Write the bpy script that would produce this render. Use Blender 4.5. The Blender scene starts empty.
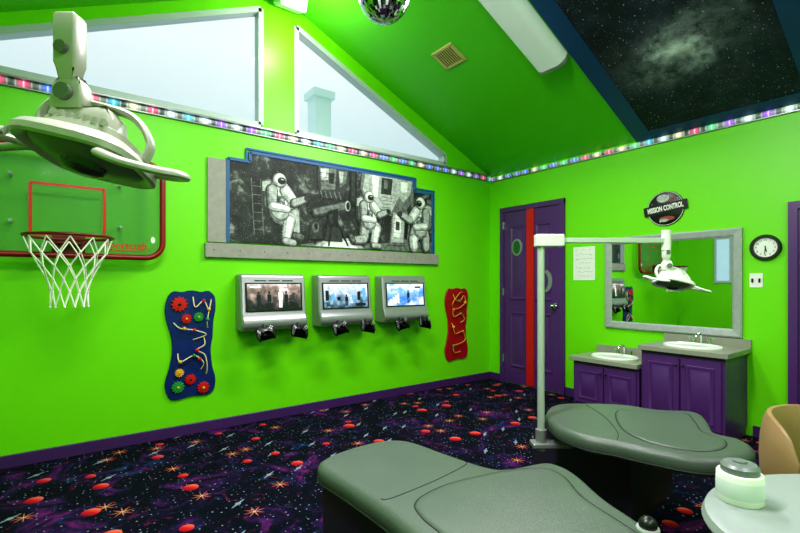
import bpy, bmesh, math, random
from mathutils import Matrix, Vector
random.seed(7)
sc = bpy.context.scene
COL = sc.collection
YW, XW = 3.87, 4.336          # left wall plane (y), right wall plane (x)
HC = 1.2
TH = -math.atan2(.6017, .7987)
RZ = Matrix.Rotation(TH, 4, 'Z')   # plan rotation used for free-standing furniture
def P(r, f, z=0.0): return RZ @ Vector((r, f, z))
WLOC = {}

# ------------------------------------------------------------------ materials
def lin(c):
    o = []
    for v in c:
        v = v/255.0
        o.append(v/12.92 if v <= .04045 else ((v+.055)/1.055)**2.4)
    return (o[0], o[1], o[2], 1.0)

class G:
    def __init__(s, name):
        s.m = bpy.data.materials.new(name); s.m.use_nodes = True
        s.t = s.m.node_tree; s.t.nodes.clear()
        s.out = s.t.nodes.new('ShaderNodeOutputMaterial')
    def n(s, typ, ins=None, **props):
        nd = s.t.nodes.new(typ)
        for k, v in props.items(): setattr(nd, k, v)
        if ins:
            for k, v in ins.items(): s.put(nd.inputs[k], v)
        return nd
    def put(s, sock, v):
        if isinstance(v, bpy.types.NodeSocket): s.t.links.new(v, sock)
        elif isinstance(v, bpy.types.Node): s.t.links.new(v.outputs[0], sock)
        else: sock.default_value = v
    def ma(s, op, a, b=0.0, c=0.0):
        nd = s.t.nodes.new('ShaderNodeMath'); nd.operation = op
        s.put(nd.inputs[0], a); s.put(nd.inputs[1], b); s.put(nd.inputs[2], c)
        return nd.outputs[0]
    def mix(s, f, a, b):
        nd = s.t.nodes.new('ShaderNodeMix'); nd.data_type = 'RGBA'
        s.put(nd.inputs[0], f); s.put(nd.inputs[6], a); s.put(nd.inputs[7], b)
        return nd.outputs[2]
    def ramp(s, f, stops, interp='LINEAR'):
        nd = s.t.nodes.new('ShaderNodeValToRGB'); cr = nd.color_ramp; cr.interpolation = interp
        while len(cr.elements) < len(stops): cr.elements.new(.5)
        for e, (p, c) in zip(cr.elements, stops): e.position = p; e.color = c
        s.put(nd.inputs[0], f)
        return nd.outputs[0]
    def bsdf(s, **ins):
        b = s.n('ShaderNodeBsdfPrincipled')
        for k, v in ins.items(): s.put(b.inputs[k.replace('_', ' ')], v)
        s.t.links.new(b.outputs[0], s.out.inputs[0])
        return b

def M(name, c, rough=.5, metal=0., var=.08, scale=6., bump=0., bscale=200., emit=0., coat=0., contrast=False):
    g = G(name); c = lin(c)
    tc = g.n('ShaderNodeTexCoord')
    nz = g.n('ShaderNodeTexNoise', {'Vector': tc.outputs['Object'], 'Scale': scale, 'Detail': 4.})
    a = tuple(x*(1-var) for x in c[:3])+(1,); b = tuple(min(1, x*(1+var)) for x in c[:3])+(1,)
    fac = nz.outputs[0]
    if contrast: fac = g.ramp(fac, [(.36, (0, 0, 0, 1)), (.64, (1, 1, 1, 1))])
    col = g.mix(fac, a, b)
    p = g.bsdf(Base_Color=col, Roughness=rough, Metallic=metal)
    if emit: g.put(p.inputs['Emission Color'], col); p.inputs['Emission Strength'].default_value = emit
    if coat: p.inputs['Coat Weight'].default_value = coat
    if bump:
        n2 = g.n('ShaderNodeTexNoise', {'Vector': tc.outputs['Object'], 'Scale': bscale, 'Detail': 2.})
        bp = g.n('ShaderNodeBump', {'Strength': bump, 'Height': n2.outputs[0], 'Distance': .01})
        g.put(p.inputs['Normal'], bp)
    return g.m

GREEN = M('wall_paint_green', (114, 216, 6), .40, var=.03, scale=1.5, bump=.08, bscale=160)
GREENC = M('ceiling_paint_green', (84, 196, 18), .45, var=.03, scale=1.5)
PURP = M('purple_paint', (84, 44, 112), .35, var=.08)
PURPD = M('purple_laminate_dark', (46, 36, 56), .4, var=.1)
BASEB = M('baseboard_purple', (72, 38, 100), .4)
RED = M('red_paint', (200, 22, 28), .35)
REDP = M('red_panel', (160, 12, 24), .35, var=.12, scale=14)
RIMR = M('red_rim_metal', (134, 12, 18), .35)
BLUEP = M('navy_panel', (14, 38, 106), .35, var=.12, scale=14)
TAPE = M('blue_tape', (38, 92, 150), .5)
TAPED = M('blue_band_paint', (16, 66, 118), .45)
BOARD = M('brushed_grey_board', (150, 146, 140), .55, var=.22, scale=22)
SILV = M('silver_plastic', (156, 158, 160), .32, metal=.5, var=.06)
CHROME = M('chrome', (225, 228, 230), .12, metal=1., var=.02)
STEEL = M('brushed_steel', (206, 208, 210), .38, metal=.45, var=.05)
WHITE = M('white_plastic', (235, 236, 230), .35, var=.03)
CREAM = M('lamp_housing_cream', (174, 172, 162), .32, var=.05)
CREAMW = M('lamp_housing_white', (226, 228, 222), .32, var=.04)
CREAMD = M('lamp_grey_detail', (104, 108, 102), .4, var=.06)
BLACK = M('black_plastic', (18, 18, 20), .35)
PADB = M('gamepad_black', (26, 26, 30), .25)
DARK = M('dark_grey', (48, 48, 50), .5)
VINYL = M('sage_vinyl', (84, 94, 86), .30, var=.12, scale=7, bump=.22, bscale=240)
SEAM = M('seam_dark', (34, 40, 36), .6)
COUNTER = M('speckled_laminate', (146, 146, 134), .3, var=.22, scale=120)
CERAM = M('sink_ceramic', (240, 240, 236), .12, var=.01)
TAN = M('tan_vinyl', (150, 118, 84), .45, var=.08)
TABLE = M('grey_laminate', (140, 148, 146), .4, var=.06, scale=50)
CORD = M('net_cord', (236, 236, 224), .7)
YEL = M('yellow_wire', (220, 170, 50), .35)
ORG = M('orange_bead', (230, 110, 30), .4)
GRN = M('green_bead', (30, 140, 60), .4)
FRAMEW = M('window_frame_grey', (184, 194, 196), .4, var=.05)
PAPER = M('paper_white', (232, 234, 228), .7, var=.03)
MIRF = M('brushed_mirror_frame', (176, 178, 182), .4, metal=.35, var=.2, scale=30)

def mirror_mat():
    g = G('mirror_glass')
    tc = g.n('ShaderNodeTexCoord'); nz = g.n('ShaderNodeTexNoise', {'Vector': tc.outputs['Object'], 'Scale': 3.})
    g.bsdf(Base_Color=g.mix(nz.outputs[0], (.66, .70, .74, 1), (.72, .76, .80, 1)), Metallic=1., Roughness=.015)
    return g.m
MIRROR = mirror_mat()
def clear_mat(name, tint, fac, col=(200, 210, 210)):
    g = G(name)
    tc = g.n('ShaderNodeTexCoord'); nz = g.n('ShaderNodeTexNoise', {'Vector': tc.outputs['Object'], 'Scale': 2.})
    tr = g.n('ShaderNodeBsdfTransparent', {0: g.mix(nz.outputs[0], tint, tuple(min(1, x*1.04) for x in tint[:3])+(1,))})
    gl = g.n('ShaderNodeBsdfPrincipled', {'Base Color': lin(col), 'Roughness': .08})
    mx = g.n('ShaderNodeMixShader', {0: fac, 1: tr.outputs[0], 2: gl.outputs[0]})
    g.t.links.new(mx.outputs[0], g.out.inputs[0])
    return g.m
GLASS = clear_mat('window_glass', (.95, .98, .98, 1), .05)
ACRYL = clear_mat('acrylic_sheet', (.80, .86, .84, 1), .07, (150, 165, 160))

def carpet_mat():
    g = G('space_carpet')
    tc = g.n('ShaderNodeTexCoord'); v = tc.outputs['Object']
    n1 = g.n('ShaderNodeTexNoise', {'Vector': v, 'Scale': 3.6, 'Detail': 7., 'Roughness': .7, 'Distortion': 1.0})
    col = g.ramp(n1.outputs[0], [(0., (.0015, .0015, .004, 1)), (.51, (.002, .003, .010, 1)), (.58, (.018, .006, .05, 1)), (.65, (.11, .010, .11, 1)), (.76, (.26, .03, .22, 1))])
    n2 = g.n('ShaderNodeTexNoise', {'Vector': v, 'Scale': 8.5, 'Detail': 7., 'Roughness': .75, 'Distortion': 1.5})
    m2 = g.ramp(n2.outputs[0], [(.59, (0, 0, 0, 1)), (.70, (1, 1, 1, 1))])
    col = g.mix(g.ma('MULTIPLY', m2, .6), col, (.30, .02, .13, 1))
    n3 = g.n('ShaderNodeTexNoise', {'Vector': v, 'Scale': 5.4, 'Detail': 7., 'Roughness': .7, 'W': 3., 'Distortion': 2.}, noise_dimensions='4D')
    m3 = g.ramp(n3.outputs[0], [(.57, (0, 0, 0, 1)), (.70, (1, 1, 1, 1))])
    col = g.mix(g.ma('MULTIPLY', m3, .65), col, (.012, .06, .22, 1))
    def layer(scale, off):
        sv = g.n('ShaderNodeVectorMath', {0: v, 1: (scale, scale, scale)}, operation='MULTIPLY')
        av = g.n('ShaderNodeVectorMath', {0: sv.outputs[0], 1: (off, off*1.7, 0)}, operation='ADD')
        vo = g.n('ShaderNodeTexVoronoi', {'Vector': av.outputs[0], 'Scale': 1., 'Randomness': .8}, voronoi_dimensions='2D')
        dl = g.n('ShaderNodeVectorMath', {0: av.outputs[0], 1: vo.outputs['Position']}, operation='SUBTRACT')
        sp = g.n('ShaderNodeSeparateXYZ', {0: dl.outputs[0]})
        cs = g.n('ShaderNodeSeparateColor', {0: vo.outputs['Color']})
        return vo.outputs['Distance'], sp.outputs[0], sp.outputs[1], cs
    d, x, y, cs = layer(30., 3.1)
    m = g.ma('MULTIPLY', g.ma('LESS_THAN', d, g.ma('MULTIPLY', cs.outputs[1], .15)), g.ma('GREATER_THAN', cs.outputs[0], .55))
    col = g.mix(m, col, (.26, .30, .42, 1))
    d, x, y, cs = layer(3.6, 9.4)
    xx = g.ma('ADD', g.ma('MULTIPLY', x, .8), g.ma('MULTIPLY', y, .6)); yy = g.ma('SUBTRACT', g.ma('MULTIPLY', y, .8), g.ma('MULTIPLY', x, .6))
    e = g.ma('ADD', g.ma('POWER', g.ma('DIVIDE', xx, .20), 2.), g.ma('POWER', g.ma('DIVIDE', yy, .022), 2.))
    e2 = g.ma('ADD', g.ma('POWER', g.ma('DIVIDE', xx, .06), 2.), g.ma('POWER', g.ma('DIVIDE', yy, .055), 2.))
    m = g.ma('MULTIPLY', g.ma('LESS_THAN', g.ma('MINIMUM', e, e2), 1.), g.ma('GREATER_THAN', cs.outputs[1], .5))
    col = g.mix(m, col, (.22, .28, .36, 1))
    d, x, y, cs = layer(3.3, 5.7)
    ang = g.ma('ARCTAN2', y, x)
    ray = g.ma('POWER', g.ma('ABSOLUTE', g.ma('COSINE', g.ma('MULTIPLY', ang, 4.))), 8.)
    sr = g.ma('ADD', .025, g.ma('MULTIPLY', ray, .16))
    m = g.ma('MULTIPLY', g.ma('LESS_THAN', d, sr), g.ma('GREATER_THAN', cs.outputs[2], .58))
    col = g.mix(m, col, g.mix(g.ma('MULTIPLY', d, 7.), (.75, .36, .18, 1), (.42, .05, .05, 1)))
    d, x, y, cs = layer(2.8, 1.3)
    R = g.ma('ADD', .07, g.ma('MULTIPLY', cs.outputs[1], .07))
    m = g.ma('MULTIPLY', g.ma('LESS_THAN', d, R), g.ma('GREATER_THAN', cs.outputs[0], .35))
    pc = g.ramp(g.ma('ADD', .5, g.ma('MULTIPLY', g.ma('ADD', x, y), 3.)), [(0., (.14, .004, .012, 1)), (.5, (.58, .012, .02, 1)), (1., (.8, .15, .10, 1))])
    col = g.mix(m, col, pc)
    fb = g.n('ShaderNodeTexNoise', {'Vector': v, 'Scale': 350.})
    bp = g.n('ShaderNodeBump', {'Strength': .3, 'Height': fb.outputs[0], 'Distance': .01})
    p = g.bsdf(Base_Color=col, Roughness=1., Normal=bp.outputs[0])
    p.inputs['Specular IOR Level'].default_value = .12
    return g.m
CARPET = carpet_mat()

def galaxy_mat():
    g = G('galaxy_painting')
    geo = g.n('ShaderNodeNewGeometry'); pos = geo.outputs['Position']
    rel = g.n('ShaderNodeVectorMath', {0: pos, 1: (3.545, 1.39, 2.9)}, operation='SUBTRACT')
    nw = g.n('ShaderNodeTexNoise', {'Vector': pos, 'Scale': 4., 'Detail': 4.})
    wrp = g.n('ShaderNodeVectorMath', {0: nw.outputs['Color'], 1: (.5, .5, .5)}, operation='SUBTRACT')
    wr2 = g.n('ShaderNodeVectorMath', {0: wrp.outputs[0], 1: (.22, .22, .22)}, operation='MULTIPLY')
    rel = g.n('ShaderNodeVectorMath', {0: rel.outputs[0], 1: wr2.outputs[0]}, operation='ADD')
    sp = g.n('ShaderNodeSeparateXYZ', {0: rel.outputs[0]})
    x = g.ma('DIVIDE', g.ma('ADD', g.ma('MULTIPLY', sp.outputs[1], .96), g.ma('MULTIPLY', sp.outputs[0], .28)), .25)
    y = g.ma('DIVIDE', g.ma('SUBTRACT', g.ma('MULTIPLY', sp.outputs[0], .96), g.ma('MULTIPLY', sp.outputs[1], .28)), .16)
    r2 = g.ma('ADD', g.ma('MULTIPLY', x, x), g.ma('MULTIPLY', y, y)); r = g.ma('SQRT', r2)
    fall = g.ma('EXPONENT', g.ma('MULTIPLY', r2, -.8))
    arm = g.ma('ADD', .72, g.ma('MULTIPLY', .28, g.ma('SINE', g.ma('ADD', g.ma('MULTIPLY', g.ma('ARCTAN2', y, x), 2.), g.ma('MULTIPLY', r, 4.2)))))
    nz = g.n('ShaderNodeTexNoise', {'Vector': pos, 'Scale': 12., 'Detail': 8., 'Roughness': .68, 'Distortion': .3})
    k = g.ramp(nz.outputs[0], [(.36, (.10, .10, .10, 1)), (.60, (1, 1, 1, 1))])
    n2 = g.n('ShaderNodeTexNoise', {'Vector': pos, 'Scale': 3.0, 'Detail': 7., 'Roughness': .7, 'Distortion': .3})
    base = g.ramp(n2.outputs[0], [(.42, (.002, .005, .014, 1)), (.56, (.008, .016, .042, 1)), (.68, (.045, .035, .065, 1))])
    col = g.mix(g.ma('MULTIPLY', g.ma('MULTIPLY', k, fall), arm), base, (.72, .74, .92, 1))
    core = g.ma('EXPONENT', g.ma('MULTIPLY', r2, -8.))
    col = g.mix(g.ma('MULTIPLY', core, .6), col, (1., .96, 1., 1))
    for scl, th, br in ((28., .10, .6), (60., .14, .34)):
        vo = g.n('ShaderNodeTexVoronoi', {'Vector': pos, 'Scale': scl})
        cs = g.n('ShaderNodeSeparateColor', {0: vo.outputs['Color']})
        m = g.ma('MULTIPLY', g.ma('LESS_THAN', vo.outputs['Distance'], th), g.ma('GREATER_THAN', cs.outputs[0], .35))
        col = g.mix(m, col, (br, br*1.0, br*1.35, 1))
    g.bsdf(Base_Color=col, Roughness=.7)
    return g.m
GALAXY = galaxy_mat()

def mural_bg():
    g = G('mural_background_paint')
    geo = g.n('ShaderNodeNewGeometry'); pos = geo.outputs['Position']
    nz = g.n('ShaderNodeTexNoise', {'Vector': pos, 'Scale': 5., 'Detail': 8., 'Roughness': .7, 'Distortion': .4})
    col = g.ramp(nz.outputs[0], [(.44, (.008, .009, .009, 1)), (.56, (.03, .036, .032, 1)), (.68, (.34, .38, .34, 1))])
    vo = g.n('ShaderNodeTexVoronoi', {'Vector': pos, 'Scale': 45.})
    col = g.mix(g.ma('LESS_THAN', vo.outputs['Distance'], .10), col, (.4, .45, .42, 1))
    g.bsdf(Base_Color=col, Roughness=.6)
    return g.m
MURBG = mural_bg()
def greym(n, c, v=.3): return M(n, c, .6, var=v, scale=26, contrast=True)
MW, ML_, MG, MD, MK = greym('mural_white', (228, 232, 228), .16), greym('mural_light_grey', (172, 178, 174), .3), greym('mural_mid_grey', (104, 110, 106), .45), greym('mural_dark_grey', (48, 52, 50), .5), greym('mural_black', (12, 14, 14))

def led_mat(axis):
    g = G('led_strip_colours')
    geo = g.n('ShaderNodeNewGeometry'); sp = g.n('ShaderNodeSeparateXYZ', {0: geo.outputs['Position']})
    def row(scale, seed, wdt):
        s = g.ma('MULTIPLY', sp.outputs[axis], scale)
        cell = g.ma('ADD', g.ma('FLOOR', s), seed); fr = g.ma('FRACT', s)
        wn = g.n('ShaderNodeTexWhiteNoise', {'W': cell}, noise_dimensions='1D')
        glow = g.ma('MAXIMUM', 0., g.ma('SUBTRACT', 1., g.ma('MULTIPLY', g.ma('ABSOLUTE', g.ma('SUBTRACT', fr, .5)), wdt)))
        return wn.outputs[0], glow
    wn, glow = row(8., 0., 2.1)
    soft = g.ma('MULTIPLY', g.ma('MULTIPLY', glow, glow), g.ma('SUBTRACT', 3., g.ma('MULTIPLY', glow, 2.)))
    hue = g.ramp(wn, [(0, (1., .06, .25, 1)), (.16, (.05, .2, 1., 1)), (.32, (.05, .75, .25, 1)), (.46, (.75, .88, 1., 1)), (.62, (.4, .08, .95, 1)), (.78, (.9, .75, .5, 1)), (.88, (.04, .6, .85, 1))], 'CONSTANT')
    wn2, g2 = row(24., 31., 2.6)
    nz = g.n('ShaderNodeTexNoise', {'Vector': geo.outputs['Position'], 'Scale': 9., 'Detail': 5.})
    base = g.ramp(nz.outputs[0], [(.38, (.10, .12, .15, 1)), (.62, (.40, .43, .47, 1))])
    col = g.mix(g.ma('MULTIPLY', soft, .9), base, hue)
    col = g.mix(g.ma('MULTIPLY', g.ma('POWER', g2, 3.5), .65), col, (1, 1, 1, 1))
    g.bsdf(Base_Color=col, Roughness=.25, Emission_Color=col, Emission_Strength=g.ma('ADD', .05, g.ma('MULTIPLY', soft, .75)))
    return g.m

def screen_mat(i):
    g = G('game_screen_picture')
    tc = g.n('ShaderNodeTexCoord'); v = tc.outputs['Object']
    sp = g.n('ShaderNodeSeparateXYZ', {0: v})
    nz = g.n('ShaderNodeTexNoise', {'Vector': v, 'Scale': [9., 10., 8.][i], 'Detail': 8., 'Roughness': .55, 'W': i*3.3}, noise_dimensions='4D')
    br = g.n('ShaderNodeTexVoronoi', {'Vector': v, 'Scale': [14., 26., 10.][i]}, distance='CHEBYCHEV')
    cs = g.n('ShaderNodeSeparateColor', {0: br.outputs['Color']})
    t = g.ma('MULTIPLY', g.ma('SUBTRACT', sp.outputs[2], .11), 1.5)      # sky lighter, ground darker
    f = g.ma('ADD', g.ma('ADD', g.ma('MULTIPLY', nz.outputs[0], .7), g.ma('MULTIPLY', cs.outputs[0], .14)), g.ma('ADD', t, .08))
    st = [[(.34, (.01, .01, .014, 1)), (.46, (.07, .06, .07, 1)), (.56, (.34, .24, .20, 1)), (.70, (.80, .76, .76, 1))],
          [(.30, (.03, .06, .09, 1)), (.42, (.16, .28, .40, 1)), (.54, (.5, .62, .72, 1)), (.66, (.88, .94, 1, 1))],
          [(.30, (.7, .8, .95, 1)), (.42, (.05, .22, .85, 1)), (.55, (.25, .5, .95, 1)), (.68, (1, 1, 1, 1))]][i]
    col = g.ramp(f, st)
    g.bsdf(Base_Color=(0.01, .01, .01, 1), Roughness=.2, Emission_Color=col, Emission_Strength=1.2)
    return g.m

# ------------------------------------------------------------------ geometry
def rrect(x0, y0, x1, y1, r, n=6):
    o = []
    for cx, cy, a0 in ((x1-r, y1-r, 0), (x0+r, y1-r, 90), (x0+r, y0+r, 180), (x1-r, y0+r, 270)):
        for i in range(n+1):
            a = math.radians(a0+90*i/n); o.append((cx+r*math.cos(a), cy+r*math.sin(a)))
    return o
def ell(cx, cy, rx, ry, n=40, a0=0, a1=360):
    k = n if a1-a0 == 360 else n+1
    return [(cx+rx*math.cos(math.radians(a0+(a1-a0)*i/n)), cy+ry*math.sin(math.radians(a0+(a1-a0)*i/n))) for i in range(k)]
def crom(pts, n=8, closed=True):
    pts = [Vector(p) for p in pts]; o = []; L = len(pts)
    for i in range(L if closed else L-1):
        if closed: a, b, c, d = pts[i-1], pts[i], pts[(i+1) % L], pts[(i+2) % L]
        else: a, b, c, d = pts[max(i-1, 0)], pts[i], pts[i+1], pts[min(i+2, L-1)]
        for k in range(n):
            t = k/n
            o.append(.5*((2*b)+(c-a)*t+(2*a-5*b+4*c-d)*t*t+(3*b-a-3*c+d)*t**3))
    if not closed: o.append(pts[-1])
    return o
def capsule(p0, p1, r0, r1, n=8):
    dx, dy = p1[0]-p0[0], p1[1]-p0[1]; a = math.degrees(math.atan2(dy, dx))
    o = ell(p1[0], p1[1], r1, r1, n, a-90, a+90)
    o += ell(p0[0], p0[1], r0, r0, n, a+90, a+270)
    return o

class B:
    def __init__(s, mat=None):
        s.bm = bmesh.new(); s.M = mat or Matrix.Identity(4)
    def v(s, p): return s.bm.verts.new(s.M @ Vector(p))
    def f(s, vs, mi=0):
        try:
            fc = s.bm.faces.new(vs); fc.material_index = mi; return fc
        except ValueError: return None
    def rings(s, rs, mi=0, cap=(True, True), closed=True, capm=None):
        R = [[s.v(p) for p in r] for r in rs]; n = len(R[0])
        for a, b in zip(R[:-1], R[1:]):
            for i in range(n if closed else n-1):
                j = (i+1) % n; s.f([a[i], a[j], b[j], b[i]], mi)
        if cap[0]: s.f(R[0], mi)
        if cap[1]: s.f(R[-1], mi if capm is None else capm)
        return R
    def slab(s, out, layers, mi=0, capm=None, cap0=True):
        out = [(p[0], p[1]) for p in out]
        A = sum(out[i][0]*out[(i+1) % len(out)][1]-out[(i+1) % len(out)][0]*out[i][1] for i in range(len(out)))
        if A < 0: out = out[::-1]
        n = len(out); nm = []
        for i in range(n):
            p, q, r = out[i-1], out[i], out[(i+1) % n]
            e1 = Vector((q[1]-p[1], p[0]-q[0])); e2 = Vector((r[1]-q[1], q[0]-r[0]))
            if e1.length > 1e-9: e1.normalize()
            if e2.length > 1e-9: e2.normalize()
            m = (e1+e2)/max(.35, 1+e1.dot(e2)); nm.append(m)
        rs = [[(q[0]-m[0]*ins, q[1]-m[1]*ins, d) for q, m in zip(out, nm)] for ins, d in layers]
        s.rings(rs, mi, (cap0, True), capm=capm)
    def box(s, x0, y0, z0, x1, y1, z1, mi=0, bev=0.):
        if bev:
            w = min(bev, (x1-x0)/2.1, (y1-y0)/2.1, (z1-z0)/2.1)
            s.slab(rrect(x0, y0, x1, y1, w, 3), [(w*.6, z0), (0, z0+w*.6), (0, z1-w*.6), (w*.6, z1)], mi)
        else:
            s.rings([[(x0, y0, z), (x1, y0, z), (x1, y1, z), (x0, y1, z)] for z in (z0, z1)], mi)
    def tube(s, pts, r, seg=10, mi=0, closed=False, r1=None, smooth=0, flat=1.):
        if smooth: pts = crom(pts, smooth, closed)
        pts = [Vector(p) for p in pts]; n = len(pts); rs = []
        up = None
        for i in range(n):
            a = pts[i-1] if (i > 0 or closed) else pts[i]; b = pts[(i+1) % n] if (i < n-1 or closed) else pts[i]
            t = (b-a).normalized()
            if up is None:
                up = Vector((0, 0, 1)) if abs(t.z) < .9 else Vector((1, 0, 0))
            x = up.cross(t)
            if x.length < 1e-6: x = Vector((1, 0, 0)).cross(t)
            x.normalize(); y = t.cross(x); up = y
            rr = r if r1 is None else r+(r1-r)*i/(n-1)
            rs.append([pts[i]+x*(rr*flat*math.cos(2*math.pi*k/seg))+y*(rr*math.sin(2*math.pi*k/seg)) for k in range(seg)])
        if closed: rs.append(rs[0])
        s.rings(rs, mi, (not closed, not closed))
    def cyl(s, p0, p1, r0, r1=None, seg=24, mi=0): s.tube([p0, p1], r0, seg, mi, r1=r0 if r1 is None else r1)
    def bar(s, p0, p1, w, d0, d1, mi=0):
        p0, p1 = Vector(p0), Vector(p1); t = (p1-p0).normalized(); nn = Vector((-t.y, t.x))*w/2
        s.slab([p0-nn, p1-nn, p1+nn, p0+nn], [(0, d0), (0, d1)], mi)
    def lathe(s, prof, c=(0, 0, 0), seg=36, mi=0, sx=1, sy=1, cap=(True, True), pw=1.):
        def cs(a):
            c_, s_2 = math.cos(a), math.sin(a)
            return (math.copysign(abs(c_)**pw, c_), math.copysign(abs(s_2)**pw, s_2))
        s.rings([[(c[0]+r*sx*cs(2*math.pi*k/seg)[0], c[1]+r*sy*cs(2*math.pi*k/seg)[1], c[2]+z) for k in range(seg)] for r, z in prof], mi, cap)
    def ball(s, c, r, seg=20, mi=0, sx=1, sy=1, sz=1):
        prof = [(max(1e-4, r*math.sin(math.pi*i/12)), -r*sz*math.cos(math.pi*i/12)) for i in range(13)]
        s.lathe(prof, c, seg, mi, sx, sy)
    def text(s, t, size, x, y, d, mi=0, rot=0., ext=.0006, sy=1., off=0.):
        cu = bpy.data.curves.new('t', 'FONT'); cu.body = t; cu.size = size; cu.extrude = ext; cu.offset = off
        cu.align_x = 'CENTER'; cu.align_y = 'CENTER'; cu.resolution_u = 3
        ob = bpy.data.objects.new('t', cu); COL.objects.link(ob); bpy.context.view_layer.update()
        me = bpy.data.meshes.new_from_object(ob.evaluated_get(bpy.context.evaluated_depsgraph_get()))
        me.transform(s.M @ Matrix.Translation((x, y, d)) @ Matrix.Rotation(rot, 4, 'Z') @ Matrix.Diagonal((1, sy, 1, 1)))
        n0 = len(s.bm.faces); s.bm.from_mesh(me); s.bm.faces.ensure_lookup_table()
        for f in s.bm.faces[n0:]: f.material_index = mi
        bpy.data.objects.remove(ob); bpy.data.meshes.remove(me); bpy.data.curves.remove(cu)
    def done(s, name, mats, parent=None, smooth=True, ang=38, label=None, cat=None, kind=None, group=None):
        bmesh.ops.remove_doubles(s.bm, verts=s.bm.verts, dist=1e-6)
        bmesh.ops.recalc_face_normals(s.bm, faces=s.bm.faces)
        xs = [v.co for v in s.bm.verts]
        lo = Vector([min(p[i] for p in xs) for i in range(3)]); hi = Vector([max(p[i] for p in xs) for i in range(3)])
        c = Vector(((lo.x+hi.x)/2, (lo.y+hi.y)/2, lo.z))
        bmesh.ops.translate(s.bm, verts=s.bm.verts, vec=-c)
        me = bpy.data.meshes.new(name); s.bm.to_mesh(me); s.bm.free()
        if smooth:
            me.polygons.foreach_set('use_smooth', [True]*len(me.polygons)); me.set_sharp_from_angle(angle=math.radians(ang))
        for m in (mats if isinstance(mats, (list, tuple)) else [mats]): me.materials.append(m)
        ob = bpy.data.objects.new(name, me); COL.objects.link(ob)
        if parent: ob.parent = parent; ob.location = c-WLOC[parent.name]
        else: ob.location = c
        WLOC[ob.name] = c
        if label: ob['label'] = label
        if cat: ob['category'] = cat
        if kind: ob['kind'] = kind
        if group: ob['group'] = group
        return ob
def thing(name, loc, label, cat, group=None):
    e = bpy.data.objects.new(name, None); e.empty_display_size = .1; e.location = loc; COL.objects.link(e)
    e['label'] = label; e['category'] = cat
    if group: e['group'] = group
    WLOC[e.name] = Vector(loc); return e
def frame(o, x, y, z):
    m = Matrix.Identity(4)
    for i, a in enumerate((x, y, z, o)):
        for j in range(3): m[j][i] = a[j]
    return m
LW = frame((0, YW, 0), (1, 0, 0), (0, 0, 1), (0, -1, 0))      # left wall: (along, up, out)
RW = frame((XW, 0, 0), (0, -1, 0), (0, 0, 1), (-1, 0, 0))     # right wall: along = -Y
ph = math.atan(.45); cp, sp_ = math.cos(ph), math.sin(ph)
CR = frame((XW, 0, 2.53), (0, -1, 0), (-cp, 0, sp_), (-sp_, 0, -cp))  # right ceiling slope

# ------------------------------------------------------------------ room shell
XL, YF, RX, RZZ = -1.22, -2.0, 1.56, 3.78
b = B(); b.box(XL-.12, YF-.12, -.1, XW+.12, YW+.12, 0); b.done('floor', CARPET, smooth=False, kind='structure')
b = B(LW)
b.box(XL-.12, 0, -.12, XW+.12, 2.56, 0)
b.slab([(XL, 2.56), (-.9, 2.56), (1.41, 3.60), (1.41, 3.74), (XL, 2.565)], [(0, -.12), (0, 0)])
b.slab([(1.41, 2.56), (1.72, 2.56), (1.72, 3.74), (1.56, 3.80), (1.41, 3.74)], [(0, -.12), (0, 0)])
b.slab([(1.72, 3.56), (3.58, 2.69), (3.58, 2.56), (4.30, 2.56), (1.72, 3.73)], [(0, -.12), (0, 0)])
b.done('wall_left', GREEN, smooth=False, kind='structure')
b = B(); b.box(XW, YF-.12, 0, XW+.12, YW, 2.54); b.done('wall_right', GREEN, smooth=False, kind='structure')
b = B(); b.box(XL-.12, YF-.12, 0, XL, YW, 2.54); b.done('wall_back', GREEN, smooth=False, kind='structure')
b = B(frame((0, YF, 0), (1, 0, 0), (0, 0, 1), (0, -1, 0)))
b.slab([(XL, 0), (XW, 0), (XW, 2.53), (RX, RZZ), (XL, 2.53)], [(0, 0), (0, .12)]); b.done('wall_front', GREEN, smooth=False, kind='structure')
b = B(frame((0, 0, 0), (1, 0, 0), (0, 0, 1), (0, -1, 0)))
zc = lambda x: RZZ-.45*abs(x-RX)
b.slab([(XL-.14, zc(XL-.14)), (RX, RZZ), (XW+.14, zc(XW+.14)), (XW+.14, zc(XW+.14)+.15), (RX, RZZ+.17), (XL-.14, zc(XL-.14)+.15)], [(0, -(YW+.12)), (0, -(YF-.12))])
b.done('ceiling', GREENC, smooth=False, kind='structure')
# windows
def window(name, poly):
    b = B(LW)
    n = len(poly)
    for i in range(n): b.bar(poly[i], poly[(i+1) % n], .045, -.09, .008, 0)
    b.slab(poly, [(0, -.055), (0, -.045)], 1)
    b.done(name, [FRAMEW, GLASS], smooth=False, kind='structure')
window('window_1', [(-.86, 2.575), (1.40, 2.575), (1.40, 3.585)])
window('window_2', [(1.73, 2.575), (3.57, 2.575), (3.57, 2.68), (1.73, 3.54)])
# added window with a self-glowing pane, gives the mirror its pale strip
b = B(); b.box(XL, 2.96, 1.2, XL+.02, 3.24, 2.05); b.box(XL+.018, 3.0, 1.24, XL+.024, 3.20, 2.01, 1)
b.done('added_window', [FRAMEW, M('added_pane_glow', (190, 218, 236), .5, emit=.45)], smooth=False, kind='structure')
# outside things glimpsed through the glass
OUTW = M('outside_render_pale', (206, 226, 228), .8, emit=.12)  # faint glow in the material stands in for daylight on the column
b = B(); b.box(2.78, 5.6, 0, 3.02, 5.84, 3.75); b.box(2.74, 5.56, 3.75, 3.06, 5.88, 3.85); b.done('porch_column', OUTW, smooth=False, label='pale painted porch column outside the gable window', cat='column')
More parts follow.
